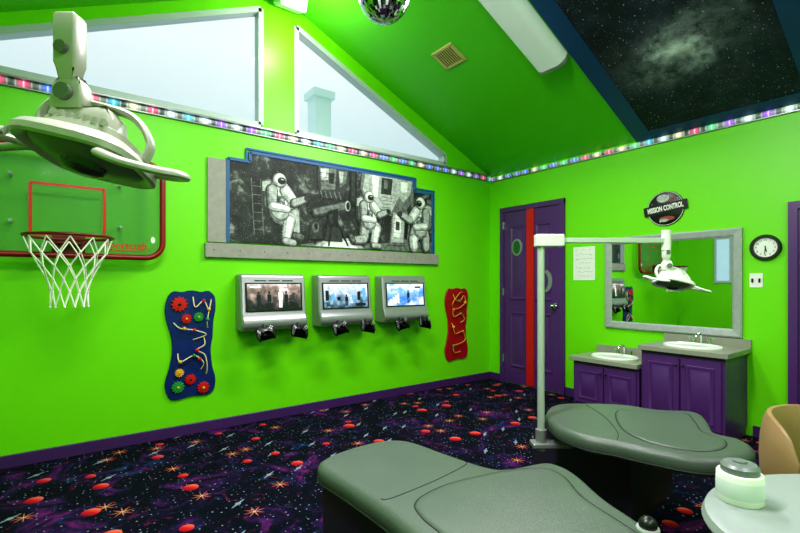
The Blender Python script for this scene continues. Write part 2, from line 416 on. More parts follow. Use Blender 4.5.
# LED trims: rounded translucent light tube with a slim silver housing
def ledtube(mat, zs, x0, x1, axis, name):
    b = B(mat)
    b.rings([[(x, zs+.022*math.sin(a), .004+.022*math.cos(a)) for a in [math.radians(-90+180*k/10) for k in range(11)]] for x in (x0, x1)], 0); b.done(name, led_mat(axis), kind='structure')
ledtube(LW, 2.506, XL, XW-.001, 0, 'trim_1')
ledtube(RW, 2.494, -YW+.03, -YF, 1, 'trim_2')
b = B(LW); b.box(XL, 2.53, 0, XW-.04, 2.543, .045); b.box(XL, 2.474, 0, XW-.04, 2.482, .02); b.done('trim_3', SILV, smooth=False, kind='structure')
b = B(RW); b.box(-YW+.03, 2.462, 0, -YF, 2.470, .02); b.done('trim_4', SILV, smooth=False, kind='structure')
# baseboards
b = B(LW); b.slab([(XL, 0), (XW, 0), (XW, .085), (XL, .085)], [(0, 0), (0, .012), (.004, .016)]); b.done('baseboard_left', BASEB, kind='structure')
b = B(RW); b.box(-YW+.016, 0, 0, -3.69, .085, .014); b.box(-2.80, 0, 0, -2.44, .085, .014); b.box(-1.16, 0, 0, -.96, .085, .014); b.box(.06, 0, 0, -YF, .085, .014); b.done('baseboard_right', BASEB, smooth=False, kind='structure')
b = B(); b.box(XL, YF, 0, XL+.014, YW-.016, .085); b.done('baseboard_back', BASEB, smooth=False, kind='structure')

# ------------------------------------------------------------------ doors
GLASSD = M('dark_green_glass', (40, 90, 60), .1)
def door(name, a0, a1, top, deco):
    b = B(RW)
    fw = .055
    b.bar((a0+fw/2, 0), (a0+fw/2, top), fw, 0, .03); b.bar((a1-fw/2, 0), (a1-fw/2, top), fw, 0, .03)
    b.bar((a0, top-fw/2), (a1, top-fw/2), fw, 0, .032)
    x0, x1 = a0+fw, a1-fw; w = x1-x0
    b.box(x0, .01, 0, x1, top-fw, .012)
    cx = (x0+x1)/2
    for px0, px1 in ((x0+.09, cx-.06), (cx+.06, x1-.09)):
        L = [(0, .012), (.008, .024), (.022, .024), (.034, .014), (.06, .014), (.075, .02)]
        b.slab([(px0, 1.0), (px1, 1.0), (px1, 1.88), (px0, 1.88)], L)
        b.slab([(px0, .20), (px1, .20), (px1, .86), (px0, .86)], L)
    if deco:
        b.box(cx-.05, .02, .012, cx+.05, top-fw, .0265, 1)
        b.slab(ell(x0+.20, 1.62, .075, .10, 32), [(0, .012), (0, .03), (.02, .034), (.022, .026)], 2, capm=3)
        cres = ell(x1-.19, 1.22, .10, .13, 24, -75, 75)+ell(x1-.215, 1.22, .075, .11, 24, -70, 70)[::-1]
        b.slab(cres, [(0, .02), (0, .03)], 2)
        b.cyl((x1-.06, .95, .01), (x1-.06, .95, .05), .012, mi=4); b.ball((x1-.06, .95, .065), .028, mi=4)
        b.slab(ell(x1-.06, .95, .032, .032, 24), [(0, .012), (.004, .018)], 4)
        for hz in (.25, 1.05, 1.85): b.box(x0-.006, hz, .01, x0+.006, hz+.09, .034, 4)
    else:
        b.cyl((x0+.07, .95, .01), (x0+.07, .95, .05), .012, mi=4); b.ball((x0+.07, .95, .065), .028, mi=4)
    b.done(name, [PURP, RED, SILV, GLASSD, CHROME], kind='structure')
door('door_1', -3.685, -2.805, 2.11, True)
door('door_2', -.945, .05, 1.80, False)

# ------------------------------------------------------------------ mural on the left wall
mu = thing('astronaut_mural', (2.2, YW, 1.41), 'black and white astronaut mural edged with blue tape and boards', 'mural')
b = B(LW)
OUT = [(1.115, 1.54), (3.35, 1.54), (3.35, 2.20), (3.10, 2.20), (3.10, 2.315), (1.30, 2.315), (1.30, 2.235), (1.115, 2.235)]
b.slab(OUT, [(0, .004), (0, .018)], 0)
D = [.0181]
def shp(o, m):
    D[0] += .00004
    b.slab(o, [(0, .0178), (0, D[0])], m)
def cap(p0, p1, r0, r1, m):
    """painted limb: shadow side, mid body, soft highlights"""
    lo = min(m+1, 4)
    shp(capsule(p0, p1, r0+.002, r1+.002), 4)
    steps = ((0, 1.0, min(lo+1, 4)), (.10, .86, lo), (.17, .66, m if m > 1 else 2), (.22, .50, m))
    for o, k, mm in steps:
        dx, dy = r0*o, r0*o*1.15
        shp(capsule((p0[0]+dx, p0[1]+dy), (p1[0]+dx, p1[1]+dy), r0*k, r1*k), mm)
    for t in (.12, .3, .5, .68, .88):
        x, y = p0[0]+(p1[0]-p0[0])*t, p0[1]+(p1[1]-p0[1])*t
        L = math.hypot(p1[0]-p0[0], p1[1]-p0[1]) or 1; nx, ny = -(p1[1]-p0[1])/L, (p1[0]-p0[0])/L
        rr = r0*.8; k = random.uniform(-.3, .5)
        shp(capsule((x-nx*rr, y-ny*rr), (x+nx*rr*k+.006, y+ny*rr*k+.004), .0024, .0008), lo)
# 1 W 2 L 3 G 4 D 5 K
shp([(1.74, 1.545), (3.34, 1.545), (3.34, 1.66), (3.0, 1.64), (2.5, 1.60), (2.0, 1.60)], 3)
shp([(1.90, 1.545), (2.45, 1.545), (2.33, 1.64), (2.05, 1.63)], 2); shp([(1.98, 1.545), (2.38, 1.545), (2.28, 1.61), (2.08, 1.61)], 1)
for q in ((1.335, 1.62, 1.31, 2.1), (1.42, 1.62, 1.39, 2.1)): shp(capsule((q[0], q[1]), (q[2], q[3]), .004, .004), 3)
for i in range(6): shp(capsule((1.335-.004*i, 1.66+.075*i), (1.415-.004*i, 1.66+.075*i), .003, .003), 3)
def helmet(x, y, s, fl):
    s = s*.80
    shp(ell(x, y, .120*s, .120*s, 28), 4); shp(ell(x, y, .115*s, .115*s, 28), 3); shp(ell(x+.006*s, y+.01*s, .104*s, .104*s, 28), 2); shp(ell(x+.012*s, y+.022*s, .082*s, .082*s, 24), 1)
    vx = x+fl*.038*s
    shp(ell(vx, y-.006*s, .074*s, .060*s, 24), 3); shp(ell(vx, y-.008*s, .066*s, .052*s, 24), 4); shp(ell(vx-.004*s, y-.016*s, .058*s, .040*s, 24), 5); shp(ell(vx+.012*s, y+.016*s, .03*s, .010*s, 14), 2)
def astro(cx, cz, s, fl=1, pose='sit'):
    q = lambda x, y: (cx+x*s*fl, cz+y*s)
    cap(q(-.15, -.01), q(-.15, -.27), .085*s, .085*s, 3)
    shp([q(-.22, .02), q(-.12, .04), q(-.11, -.08), q(-.22, -.10)], 2)
    if pose == 'sit':
        cap(q(-.02, -.36), q(.20, -.35), .10*s, .085*s, 2); cap(q(.20, -.36), q(.22, -.58), .08*s, .06*s, 2)
        cap(q(0, -.38), q(.13, -.43), .11*s, .09*s, 1); cap(q(.13, -.45), q(.09, -.66), .085*s, .06*s, 1)
        cap(q(.21, -.63), q(.30, -.65), .05*s, .045*s, 3); cap(q(.08, -.71), q(.19, -.73), .055*s, .045*s, 2)
    elif pose == 'kneel':
        cap(q(-.04, -.34), q(.14, -.44), .12*s, .10*s, 1); cap(q(.14, -.45), q(.10, -.66), .09*s, .07*s, 1); cap(q(.09, -.70), q(.20, -.71), .05*s, .045*s, 2)
        cap(q(-.06, -.36), q(-.10, -.60), .11*s, .09*s, 2); cap(q(-.10, -.62), q(-.28, -.64), .08*s, .06*s, 2); cap(q(-.29, -.64), q(-.33, -.58), .05*s, .04*s, 3)
    else:
        cap(q(-.05, -.34), q(-.10, -.50), .11*s, .09*s, 2); cap(q(-.10, -.50), q(-.11, -.60), .08*s, .075*s, 2)
        cap(q(.06, -.34), q(.13, -.48), .11*s, .09*s, 1); cap(q(.13, -.48), q(.12, -.60), .085*s, .075*s, 1)
    cap(q(0, -.08), q(0, -.33), .145*s, .135*s, 1)
    shp([q(-.07, -.14), q(.07, -.13), q(.08, -.26), q(-.06, -.27)], 3)
    shp([q(-.05, -.16), q(.0, -.16), q(.0, -.22), q(-.05, -.22)], 4); shp([q(.02, -.17), q(.05, -.17), q(.05, -.24), q(.02, -.24)], 2)
    shp(capsule(q(-.11, -.33), q(.11, -.33), .010*s, .010*s), 3)
    shp(capsule(q(.03, -.20), q(.10, -.32), .008*s, .008*s), 4); shp(capsule(q(-.04, -.20), q(-.12, -.10), .007*s, .007*s), 4)
    cap(q(.08, -.07), q(.20, -.21), .082*s, .066*s, 1); cap(q(.20, -.21), q(.34, -.15), .062*s, .048*s, 2)
    shp(ell(*q(.38, -.13), .045*s, .04*s, 14), 4)
    cap(q(-.10, -.08), q(-.10, -.26), .08*s, .065*s, 2); cap(q(-.09, -.28), q(.10, -.30), .06*s, .048*s, 1)
    helmet(*q(0, .06), s, fl)
astro(1.56, 2.07, .70, 1, 'sit')
# spacecraft
shp([(1.93, 2.305), (2.27, 2.305), (2.27, 2.20), (2.20, 2.02), (1.98, 2.00), (1.93, 2.10)], 4)
shp([(1.95, 2.29), (2.13, 2.30), (2.12, 2.10), (1.97, 2.08)], 3)
shp([(1.96, 2.28), (2.05, 2.29), (2.04, 2.18), (1.97, 2.17)], 2); shp([(1.97, 2.27), (2.02, 2.28), (2.01, 2.20), (1.98, 2.19)], 1)
shp([(2.05, 2.25), (2.11, 2.25), (2.10, 2.15), (2.05, 2.15)], 5)
shp([(2.15, 2.29), (2.25, 2.29), (2.24, 2.18), (2.17, 2.12)], 3); shp([(2.16, 2.28), (2.21, 2.28), (2.20, 2.18), (2.17, 2.16)], 2)
for i in range(5): shp(capsule((1.96+.05*i, 2.07), (1.98+.05*i, 2.01), .006, .006), 3)
for i in range(4): shp(capsule((1.95, 2.12+.04*i), (2.12, 2.125+.04*i), .002, .002), 4)
shp([(2.28, 2.31), (2.36, 2.31), (2.36, 1.95), (2.28, 1.98)], 5)
shp([(2.30, 2.29), (2.34, 2.29), (2.34, 2.0), (2.30, 2.02)], 4)
# telescope on tripod
shp([(2.00, 1.60), (2.20, 1.60), (2.14, 1.84), (2.05, 1.84)], 4)
for q in ((1.90, 1.57), (2.05, 1.56), (2.26, 1.57)): shp(capsule((2.09, 1.86), q, .013, .007), 5)
cap((1.91, 1.86), (2.24, 1.95), .042, .052, 3)
shp(ell(2.255, 1.953, .03, .052, 16), 2); shp(ell(2.26, 1.953, .02, .04, 16), 5)
shp([(2.03, 1.88), (2.15, 1.92), (2.14, 1.74), (2.05, 1.74)], 5)
shp([(2.05, 1.85), (2.09, 1.86), (2.09, 1.77), (2.06, 1.77)], 4)
shp([(1.84, 1.60), (1.98, 1.62), (1.97, 1.80), (1.86, 1.77)], 4); shp(ell(1.91, 1.72, .035, .05, 16), 3); shp(ell(1.915, 1.73, .018, .03, 16), 5)
# large bright hull and satellite body
shp([(2.42, 2.305), (3.08, 2.305), (3.08, 2.10), (2.98, 1.98), (2.78, 1.90), (2.50, 1.96), (2.40, 2.14)], 3)
shp([(2.46, 2.30), (2.86, 2.305), (2.92, 2.18), (2.78, 1.94), (2.52, 1.99), (2.43, 2.14)], 2)
shp([(2.54, 2.30), (2.63, 2.30), (2.61, 2.08), (2.55, 2.08)], 1)
shp([(2.66, 2.29), (2.80, 2.29), (2.78, 2.12), (2.65, 2.12)], 4); shp([(2.69, 2.27), (2.74, 2.27), (2.73, 2.18), (2.69, 2.18)], 3)
for i in range(4): shp(capsule((2.66, 2.09-.035*i), (2.84-.02*i, 2.09-.035*i), .003, .003), 3)
shp([(2.86, 2.30), (3.06, 2.30), (3.04, 2.16), (2.94, 2.06), (2.86, 2.14)], 2); shp([(2.90, 2.28), (3.00, 2.28), (2.99, 2.18), (2.92, 2.16)], 1)
shp([(2.76, 1.60), (2.99, 1.60), (3.04, 1.86), (2.98, 2.0), (2.80, 1.97)], 3)
shp([(2.78, 1.63), (2.94, 1.63), (2.96, 1.94), (2.81, 1.94)], 2); shp([(2.81, 1.68), (2.90, 1.68), (2.92, 1.92), (2.83, 1.92)], 1); shp([(2.84, 1.76), (2.89, 1.76), (2.89, 1.85), (2.84, 1.85)], 4)
for i in range(5): shp(capsule((2.80, 1.68+.05*i), (2.93, 1.68+.05*i), .002, .002), 3)
shp([(2.95, 1.68), (2.99, 1.66), (3.01, 1.84), (2.96, 1.88)], 5)
for i in range(7): shp([(3.27, 1.60+.08*i), (3.34, 1.60+.08*i), (3.34, 1.65+.08*i), (3.28, 1.65+.08*i)], 4 if i % 2 else 3)
astro(2.50, 2.03, .64, 1, 'kneel')
astro(3.17, 2.03, .74, -1, 'stand')
b.done('painting', [MURBG, MW, ML_, MG, MD, MK], mu, smooth=False)
b = B(LW)
n = len(OUT)
for i in range(n):
    if i == 0: continue
    b.bar(OUT[i], OUT[(i+1) % n], .026, .004, .025)
b.bar((3.385, 1.53), (3.385, 2.22), .016, .0, .018); b.bar((3.40, 2.235), (3.09, 2.235), .016, 0, .018)
b.bar((3.12, 2.235), (3.12, 2.345), .016, 0, .018); b.bar((3.12, 2.345), (1.27, 2.345), .016, 0, .018); b.bar((1.27, 2.345), (1.27, 2.25), .016, 0, .018)
b.done('tape_border', TAPE, mu, smooth=False)
b = B(LW); b.box(.955, 1.535, 0, 1.11, 2.22, .02, bev=.002); b.done('side_board', BOARD, mu)
b = B(LW); b.box(.935, 1.41, 0, 3.44, 1.525, .035, bev=.003)
for i in range(12): b.slab(ell(1.0+.21*i, 1.47, .005, .005, 10), [(0, .035), (0, .037)], 1)
b.done('bottom_board', [BOARD, DARK], mu)

# ------------------------------------------------------------------ galaxy ceiling painting
gp = thing('galaxy_painting', (3.3, 1.35, 2.9), 'large dark galaxy painting on the sloped ceiling with blue edging', 'painting')
b = B(CR); b.box(-1.90, .11, 0, -.83, 3.0, .012); b.done('canvas', GALAXY, gp, smooth=False)
b = B(CR); b.box(-2.05, .01, 0, -1.90, 3.0, .016); b.box(-.83, .01, 0, -.52, 3.0, .016); b.box(-1.90, .01, 0, -.83, .11, .016)
b.done('blue_border', TAPED, gp, smooth=False)
# vent
b = B(CR); vx, vy = -2.97, 1.70
b.slab(rrect(vx-.13, vy-.11, vx+.13, vy+.11, .01), [(0, 0), (0, .006), (.01, .012), (.028, .012), (.03, .004)], 0, capm=1)
for i in range(9): b.bar((vx-.098+.0245*i, vy-.08), (vx-.098+.0245*i, vy+.08), .009, .003, .011)
b.done('air_vent', [M('vent_beige', (190, 180, 110), .5), BLACK], smooth=False, label='small square louvred air vent on the sloped ceiling', cat='vent')

# ceiling light fixtures (wraparound fluorescent): first is in view, the rest are added fill
DIFF = M('light_diffuser', (212, 220, 218), .4, var=.03, emit=.14)
def fixture(mat, a0, a1, b0, b1, label, energy):
    h = mat @ Vector(((a0+a1)/2, (b0+b1)/2, 0))
    t = thing('ceiling_light', h, label, 'light fixture', 'wraparound ceiling lights')
    w = a1-a0
    prof = [(0, 0), (0, .05), (.02, .085), (.06, .105), (w-.06, .105), (w-.02, .085), (w, .05), (w, 0)]
    bb = B(mat); bb.rings([[(a0+x, yy, z) for x, z in prof] for yy in (b0+.02, b1-.02)], 0); bb.done('diffuser', DIFF, t)
    for y0, y1 in ((b0, b0+.025), (b1-.025, b1)):
        bb = B(mat)
        bb.rings([[(a0-.006+x*(w+.012)/w, yy, z*1.06) for x, z in prof] for yy in (y0, y1)], 0)
        bb.done('end_cap', SILV, t)
    ld = bpy.data.lights.new('tube_light', 'AREA'); ld.shape = 'RECTANGLE'; ld.size = w*.9; ld.size_y = b1-b0-.1
    lo = bpy.data.objects.new('tube_light', ld); COL.objects.link(lo)
    pos = mat @ Vector(((a0+a1)/2, (b0+b1)/2, .14)); ld.energy = energy; ld.color = (1, .96, 1)
    R = mat.to_3x3() @ Matrix.Rotation(math.pi, 3, 'X')
    lo.parent = t; lo.matrix_local = Matrix.Translation(pos-WLOC[t.name]) @ R.to_4x4()
CL = frame((XL, 0, 2.53), (0, 1, 0), (cp, 0, sp_), (sp_, 0, -cp))
FL = 'white wraparound fluorescent light fixed to the sloped green ceiling'
fixture(CR, -2.33, -2.07, 1.20, 2.60, FL, 62)
fixture(CL, 1.2, 1.5, 1.0, 2.4, FL, 80)  # added unseen fixture on the left slope, fill light for the room
fixture(CL, -1.2, -.9, 1.0, 2.4, FL, 42)  # added fixture behind the camera, extra fill
fixture(CR, .6, .9, 1.0, 2.4, FL, 36)  # added fixture out of view to the right, lifts the room light

# disco ball
dc = Vector((1.49, 2.13, 2.85))
t = thing('disco_ball', dc, 'mirror tiled disco ball hanging from the ceiling ridge', 'disco ball')
b = B(Matrix.Translation(dc))
prof = [(max(.001, .148*math.sin(math.pi*i/26)), -.148*math.cos(math.pi*i/26)) for i in range(27)]
b.lathe(prof, seg=48)
for f in b.bm.faces:
    f.material_index = random.choice((0, 0, 0, 1, 2))
b.done('mirror_tiles', [M('disco_mirror', (190, 200, 205), .14, metal=1, var=.1), M('disco_mirror_dark', (60, 66, 70), .2, metal=1), M('disco_mirror_bright', (240, 245, 245), .3, metal=.6)], t, smooth=False)
b = B(); b.cyl(dc+Vector((0, 0, .145)), dc+Vector((0, 0, .18)), .025); b.cyl(dc+Vector((0, 0, .18)), (dc.x, dc.y, zc(dc.x)), .004); b.done('hanger', STEEL, t)
# spotlight box near ridge
t = thing('spotlight', (1.60, 3.70, 3.55), 'small white box spotlight mounted at the gable peak', 'spotlight')
SPM = Matrix.Translation((1.60, 3.70, 3.63)) @ Matrix.Rotation(.4, 4, 'X')
b = B(SPM); b.box(-.12, -.10, -.05, .12, .10, .06, bev=.02); b.done('housing', WHITE, t)
b = B(SPM); b.box(-.085, -.106, -.035, .085, -.10, .045); b.done('lens', SILV, t, smooth=False)
b = B(); b.cyl((1.6, 3.72, 3.66), (1.6, 3.72, 3.765), .015); b.done('bracket', STEEL, t)
pl = bpy.data.lights.new('ceiling_fill_light', 'POINT'); pl.energy = 20; pl.shadow_soft_size = .06; pl.color = (1, .97, .9)  # point light added in front of the box to brighten the ceiling
po = bpy.data.objects.new('ceiling_fill_light', pl); COL.objects.link(po); po.parent = t; po.location = Vector((1.60, 3.35, 3.40))-WLOC[t.name]

# ------------------------------------------------------------------ game kiosks
SDK, SBL, SWT = M('screen_dark', (26, 28, 40), .3, emit=.3), M('screen_blue', (90, 150, 230), .3, emit=.7), M('screen_white', (240, 240, 240), .3, emit=.7)
def kiosk(cx, i, label):
    t = thing('game_kiosk', (cx, YW, .78), label, 'game console', 'wall game kiosks')
    w = .285
    K = Matrix.Translation((cx, YW, 0)) @ frame((0, 0, 0), (0, -1, 0), (0, 0, 1), (1, 0, 0))
    b = B(K)
    prof = [(0, 1.275), (.10, 1.275), (.125, 1.262), (.135, 1.24), (.160, .95), (.185, .90), (.195, .885), (.195, .850), (.18, .82), (.14, .80), (0, .80)]
    b.slab(prof, [(.012, -w), (0, -w+.012), (0, w-.012), (.012, w)])
    b.done('cabinet_housing', SILV, t)
    S = lambda x, tt, o=0.: (.135+.025*(1-tt)+o, .95+.29*tt, x)
    def q(b, x0, x1, t0, t1, o0, o1, mi=0): b.rings([[S(x0, t0, o), S(x1, t0, o), S(x1, t1, o), S(x0, t1, o)] for o in (o0, o1)], mi)
    b = B(K); q(b, -.250, .250, .03, .87, -.002, .004); b.done('screen_bezel', BLACK, t, smooth=False)
    b = B(K); q(b, -.235, .235, .07, .83, .003, .006)
    def fig(x, t0, h, mi):   # little standing figure on screen
        q(b, x-.012, x-.002, t0, t0+h*.45, .006, .0068, mi); q(b, x+.004, x+.014, t0, t0+h*.45, .006, .0068, mi)
        q(b, x-.016, x+.018, t0+h*.42, t0+h*.82, .006, .0068, mi); q(b, x-.007, x+.009, t0+h*.84, t0+h, .006, .0068, mi)
    if i == 0: fig(-.05, .12, .5, 1); fig(.05, .14, .55, 3); fig(.10, .12, .5, 1); fig(-.14, .2, .4, 1); q(b, -.21, -.12, .73, .76, .006, .0068, 3)
    if i == 1:
        fig(0, .12, .36, 1); q(b, .10, .21, .11, .2, .006, .0068, 1)
        for k, (x, h) in enumerate(((-.22, .62), (-.16, .50), (-.10, .42), (.06, .46), (.12, .58), (.18, .70))): q(b, x, x+.035, .30, h, .006, .0066, 2 if k % 2 else 1)
    if i == 2:
        fig(.03, .15, .45, 1); q(b, -.2, -.1, .68, .76, .006, .0068, 3); q(b, .12, .2, .68, .74, .006, .0068, 1)
        for k in range(4): q(b, -.2+.03*k, -.18+.03*k, .15, .3+.06*k, .006, .0066, 3)
    b.done('screen', [screen_mat(i), SDK, SBL, SWT], t, smooth=False)
    for x0 in (-.17, -.05, .07):
        b = B(K); q(b, x0, x0+.10, .915, .945, 0, .002); b.done('speaker_slot', DARK, t, smooth=False)
    for gx in (-.115, .19):
        Gm = Matrix.Translation((cx+gx, YW-.235, .80)) @ Matrix.Rotation(.22 if gx > 0 else -.18, 4, 'Y') @ Matrix.Rotation(math.radians(66), 4, 'X') @ Matrix.Scale(1.08, 4)
        b = B(Gm)
        o = crom([(-.072, -.005), (-.068, .03), (-.035, .042), (0, .034), (.035, .042), (.068, .03), (.072, -.005), (.074, -.045), (.060, -.072), (.044, -.060), (.028, -.018), (0, -.010), (-.028, -.018), (-.044, -.060), (-.060, -.072), (-.074, -.045)], 4)
        b.slab(o, [(.010, -.016), (.002, -.009), (0, 0), (.003, .008), (.012, .014)])
        for x in (-.026, .024): b.cyl((x, -.002, .012), (x, -.002, .028), .006, seg=10); b.lathe([(.012, .026), (.013, .031), (.010, .034)], (x, -.002, 0), 14, mi=2)
        for dx, dy in ((0, .011), (.011, 0), (-.011, 0), (0, -.011)): b.cyl((.048+dx, .020+dy, .012), (.048+dx, .020+dy, .019), .0045, seg=8, mi=1)
        b.done('game_controller', [PADB, STEEL, DARK], t)
        b = B(); b.tube([(cx+gx, YW-.185, .85), (cx+gx, YW-.21, .845), (cx+gx, YW-.222, .82)], .012, 10, smooth=3); b.done('controller_mount', DARK, t)
kiosk(1.465, 0, 'silver wall game kiosk showing a dark battle scene on its screen')
kiosk(2.165, 1, 'silver wall game kiosk showing a pale city scene on its screen')
kiosk(2.875, 2, 'silver wall game kiosk showing a bright blue and white scene')

# ------------------------------------------------------------------ activity panels
PO = [(.02, .80), (.06, .845), (.12, .84), (.19, .852), (.26, .84), (.32, .845), (.365, .80), (.372, .70), (.355, .6), (.35, .48), (.335, .38), (.345, .25), (.37, .14), (.36, .05), (.31, .01), (.19, .015), (.07, .0), (.02, .04), (.0, .13), (.03, .25), (.05, .36), (.045, .48), (.015, .60), (.0, .70)]
def gear(x, y, r, m, teeth=9):
    b = B(Mt); o = []
    teeth = teeth+3
    for i in range(teeth*4):
        a = 2*math.pi*i/(teeth*4); rr = r if i % 4 in (0, 1) else r*.80
        o.append((x+rr*math.cos(a), y+rr*math.sin(a)))
    b.slab(o, [(0, .018), (0, .036), (.002, .038)], 0)
    b.slab(ell(x, y, r*.58, r*.58, 20), [(0, .036), (.002, .042)], 0)
    b.slab(ell(x, y, r*.20, r*.20, 14), [(0, .038), (0, .048), (.003, .050)], 1)
    b.done('gear', [m, BLACK if m is RED else YEL], bt)
bt = thing('bead_maze_panel', (.84, YW, .29), 'dark blue wavy wall activity panel with gears and bead wires', 'activity panel')
Mt = LW @ Matrix.Translation((.645, .29, 0))
b = B(Mt); b.slab(crom(PO, 5), [(.004, 0), (0, .004), (0, .016), (.004, .02)]); b.done('back_panel', BLUEP, bt)
DRED = M('gear_red', (190, 20, 26), .4)
for a in ((.10, .745, .060, RED, 9), (.24, .64, .040, GRN, 8), (.15, .63, .040, DRED, 8), (.09, .10, .048, GRN, 9), (.18, .15, .042, RED, 9), (.275, .075, .048, DRED, 9), (.10, .21, .034, YEL, 8)): gear(*a)
PW = M('pale_wire', (226, 212, 160), .35)
for pts in ([(.20, .80, .02), (.21, .72, .06), (.27, .77, .06), (.31, .70, .06), (.33, .78, .055), (.30, .62, .06), (.31, .55, .02)],
            [(.06, .60, .02), (.10, .56, .06), (.20, .54, .065), (.29, .50, .06), (.20, .46, .02)],
            [(.09, .36, .02), (.10, .30, .06), (.2, .34, .06), (.27, .28, .06), (.26, .22, .02)],
            [(.28, .48, .02), (.28, .42, .05), (.22, .38, .055), (.28, .34, .05), (.30, .25, .05), (.30, .18, .02)]):
    b = B(Mt); b.tube(pts, .0045, 8, smooth=6); b.done('bead_wire', PW, bt)
for x, y, m in ((.27, .77, RED), (.31, .70, YEL), (.30, .62, GRN), (.20, .54, RED), (.13, .555, YEL), (.10, .30, YEL), (.24, .31, RED), (.20, .34, GRN), (.22, .38, RED)):
    b = B(Mt); b.ball((x, y, .06), .015, 12); b.done('bead', m, bt)
rt = thing('bead_maze_panel', (3.74, YW, .29), 'red wavy wall activity panel with yellow looping wire tracks', 'activity panel')
Mt = LW @ Matrix.Translation((3.555, .29, 0))
b = B(Mt); b.slab(crom(PO, 5), [(.004, 0), (0, .004), (0, .016), (.004, .02)]); b.done('back_panel', REDP, rt)
for pts in ([(.12, .78, .02), (.13, .72, .05), (.2, .70, .055), (.27, .76, .05), (.29, .68, .05), (.2, .62, .05), (.1, .60, .05), (.11, .52, .05), (.22, .55, .055), (.28, .48, .05), (.24, .44, .02)],
            [(.10, .44, .02), (.1, .40, .05), (.13, .32, .05), (.25, .34, .05), (.29, .24, .05), (.2, .2, .05), (.1, .18, .05), (.12, .1, .05), (.24, .1, .02)],
            [(.28, .80, .02), (.2, .79, .05), (.09, .68, .05), (.12, .62, .02)]):
    b = B(Mt); b.tube(pts, .0045, 8, smooth=6); b.done('bead_wire', YEL, rt)
for x, y, m in ((.2, .70, GRN), (.29, .68, YEL), (.1, .60, ORG), (.22, .55, GRN), (.1, .40, YEL), (.25, .34, ORG), (.1, .18, GRN)):
    b = B(Mt); b.ball((x, y, .052), .017, 12); b.done('bead', m, rt)

# ------------------------------------------------------------------ basketball hoop
bh = thing('basketball_hoop', (.05, YW, 1.38), 'red rimmed wall basketball hoop with clear backboard and white net', 'basketball hoop')
HX = .05
b = B(LW)
b.slab(rrect(HX-.565, 1.385, HX+.565, 2.075, .11, 8), [(0, .105), (0, .112)]); b.done('backboard', ACRYL, bh)
b = B(LW)
o = [(x, y, .11) for x, y in rrect(HX-.565, 1.385, HX+.565, 2.075, .11, 8)]; b.tube(o, .020, 10, closed=True)
b.done('backboard_frame', RIMR, bh)
b = B(LW)
for p0, p1 in (((HX-.20, 1.52), (HX-.20, 1.85)), ((HX-.20, 1.85), (HX+.20, 1.85)), ((HX+.20, 1.85), (HX+.20, 1.52)), ((HX+.2, 1.52), (HX-.2, 1.52))): b.bar(p0, p1, .018, .112, .115)
b.text('Sportcraft', .064, HX+.335, 1.465, .114, 0, ext=.001, off=.0008)
b.bar((HX+.21, 1.432), (HX+.46, 1.432), .005, .112, .115); b.slab(ell(HX+.50, 1.515, .014, .024, 16), [(0, .112), (0, .115)], 1)
b.done('board_markings', [RED, WHITE], bh, smooth=False)
for x in (HX-.3, HX+.3):
    for z in (1.6, 1.9):
        b = B(LW); b.cyl((x, z, 0), (x, z, .105), .010); b.done('wall_bracket', STEEL, bh)
RC = Vector((HX, YW-.41, 1.485))
b = B(); b.tube([RC+Vector((.225*math.cos(a*math.pi/24), .225*math.sin(a*math.pi/24), 0)) for a in range(48)], .009, 10, closed=True)
b.box(HX-.07, YW-.19, 1.455, HX+.07, YW-.112, 1.50, bev=.006); b.box(HX-.09, YW-.122, 1.40, HX+.09, YW-.112, 1.53)
b.tube([(HX-.06, YW-.12, 1.41), (HX-.10, YW-.22, 1.475), (HX-.14, YW-.24, 1.485)], .008, 8); b.tube([(HX+.06, YW-.12, 1.41), (HX+.10, YW-.22, 1.475), (HX+.14, YW-.24, 1.485)], .008, 8)
b.done('rim', M('rim_dark_red', (96, 10, 14), .35), bh)
b = B(); NS = 12; LV = [(.222, -.012), (.195, -.10), (.150, -.18), (.115, -.26), (.095, -.34), (.098, -.43)]
def npt(j, i):
    a = 2*math.pi*(i+(.5 if j % 2 else 0))/NS; r, z = LV[j]; return RC+Vector((r*math.cos(a), r*math.sin(a), z))
for j in range(len(LV)-1):
    for i in range(NS):
        for k in ((0, 1) if j % 2 else (0, -1)):
            b.tube([npt(j, i), npt(j+1, i+k)], .004, 6)
for j in range(1, len(LV)):
    for i in range(NS): b.ball(npt(j, i), .007, 8)
b.done('net', CORD, bh)

# ------------------------------------------------------------------ right wall items
mt = thing('wall_mirror', (XW, 1.79, .76), 'wide wall mirror in a brushed silver frame above the sinks', 'mirror')
a0, a1, z0, z1 = -2.355, -1.228, .762, 1.64
b = B(RW); b.box(a0+.06, z0+.06, .004, a1-.06, z1-.06, .012); b.done('mirror_glass', MIRROR, mt, smooth=False)
b = B(RW)
def rect(i, d): return [(a0+i, z0+i, d), (a1-i, z0+i, d), (a1-i, z1-i, d), (a0+i, z1-i, d)]
b.rings([rect(0, 0), rect(0, .025), rect(.012, .032), rect(.055, .026), rect(.068, .014), rect(.068, .004)], cap=(False, False))
b.done('mirror_frame', MIRF, mt, smooth=False)
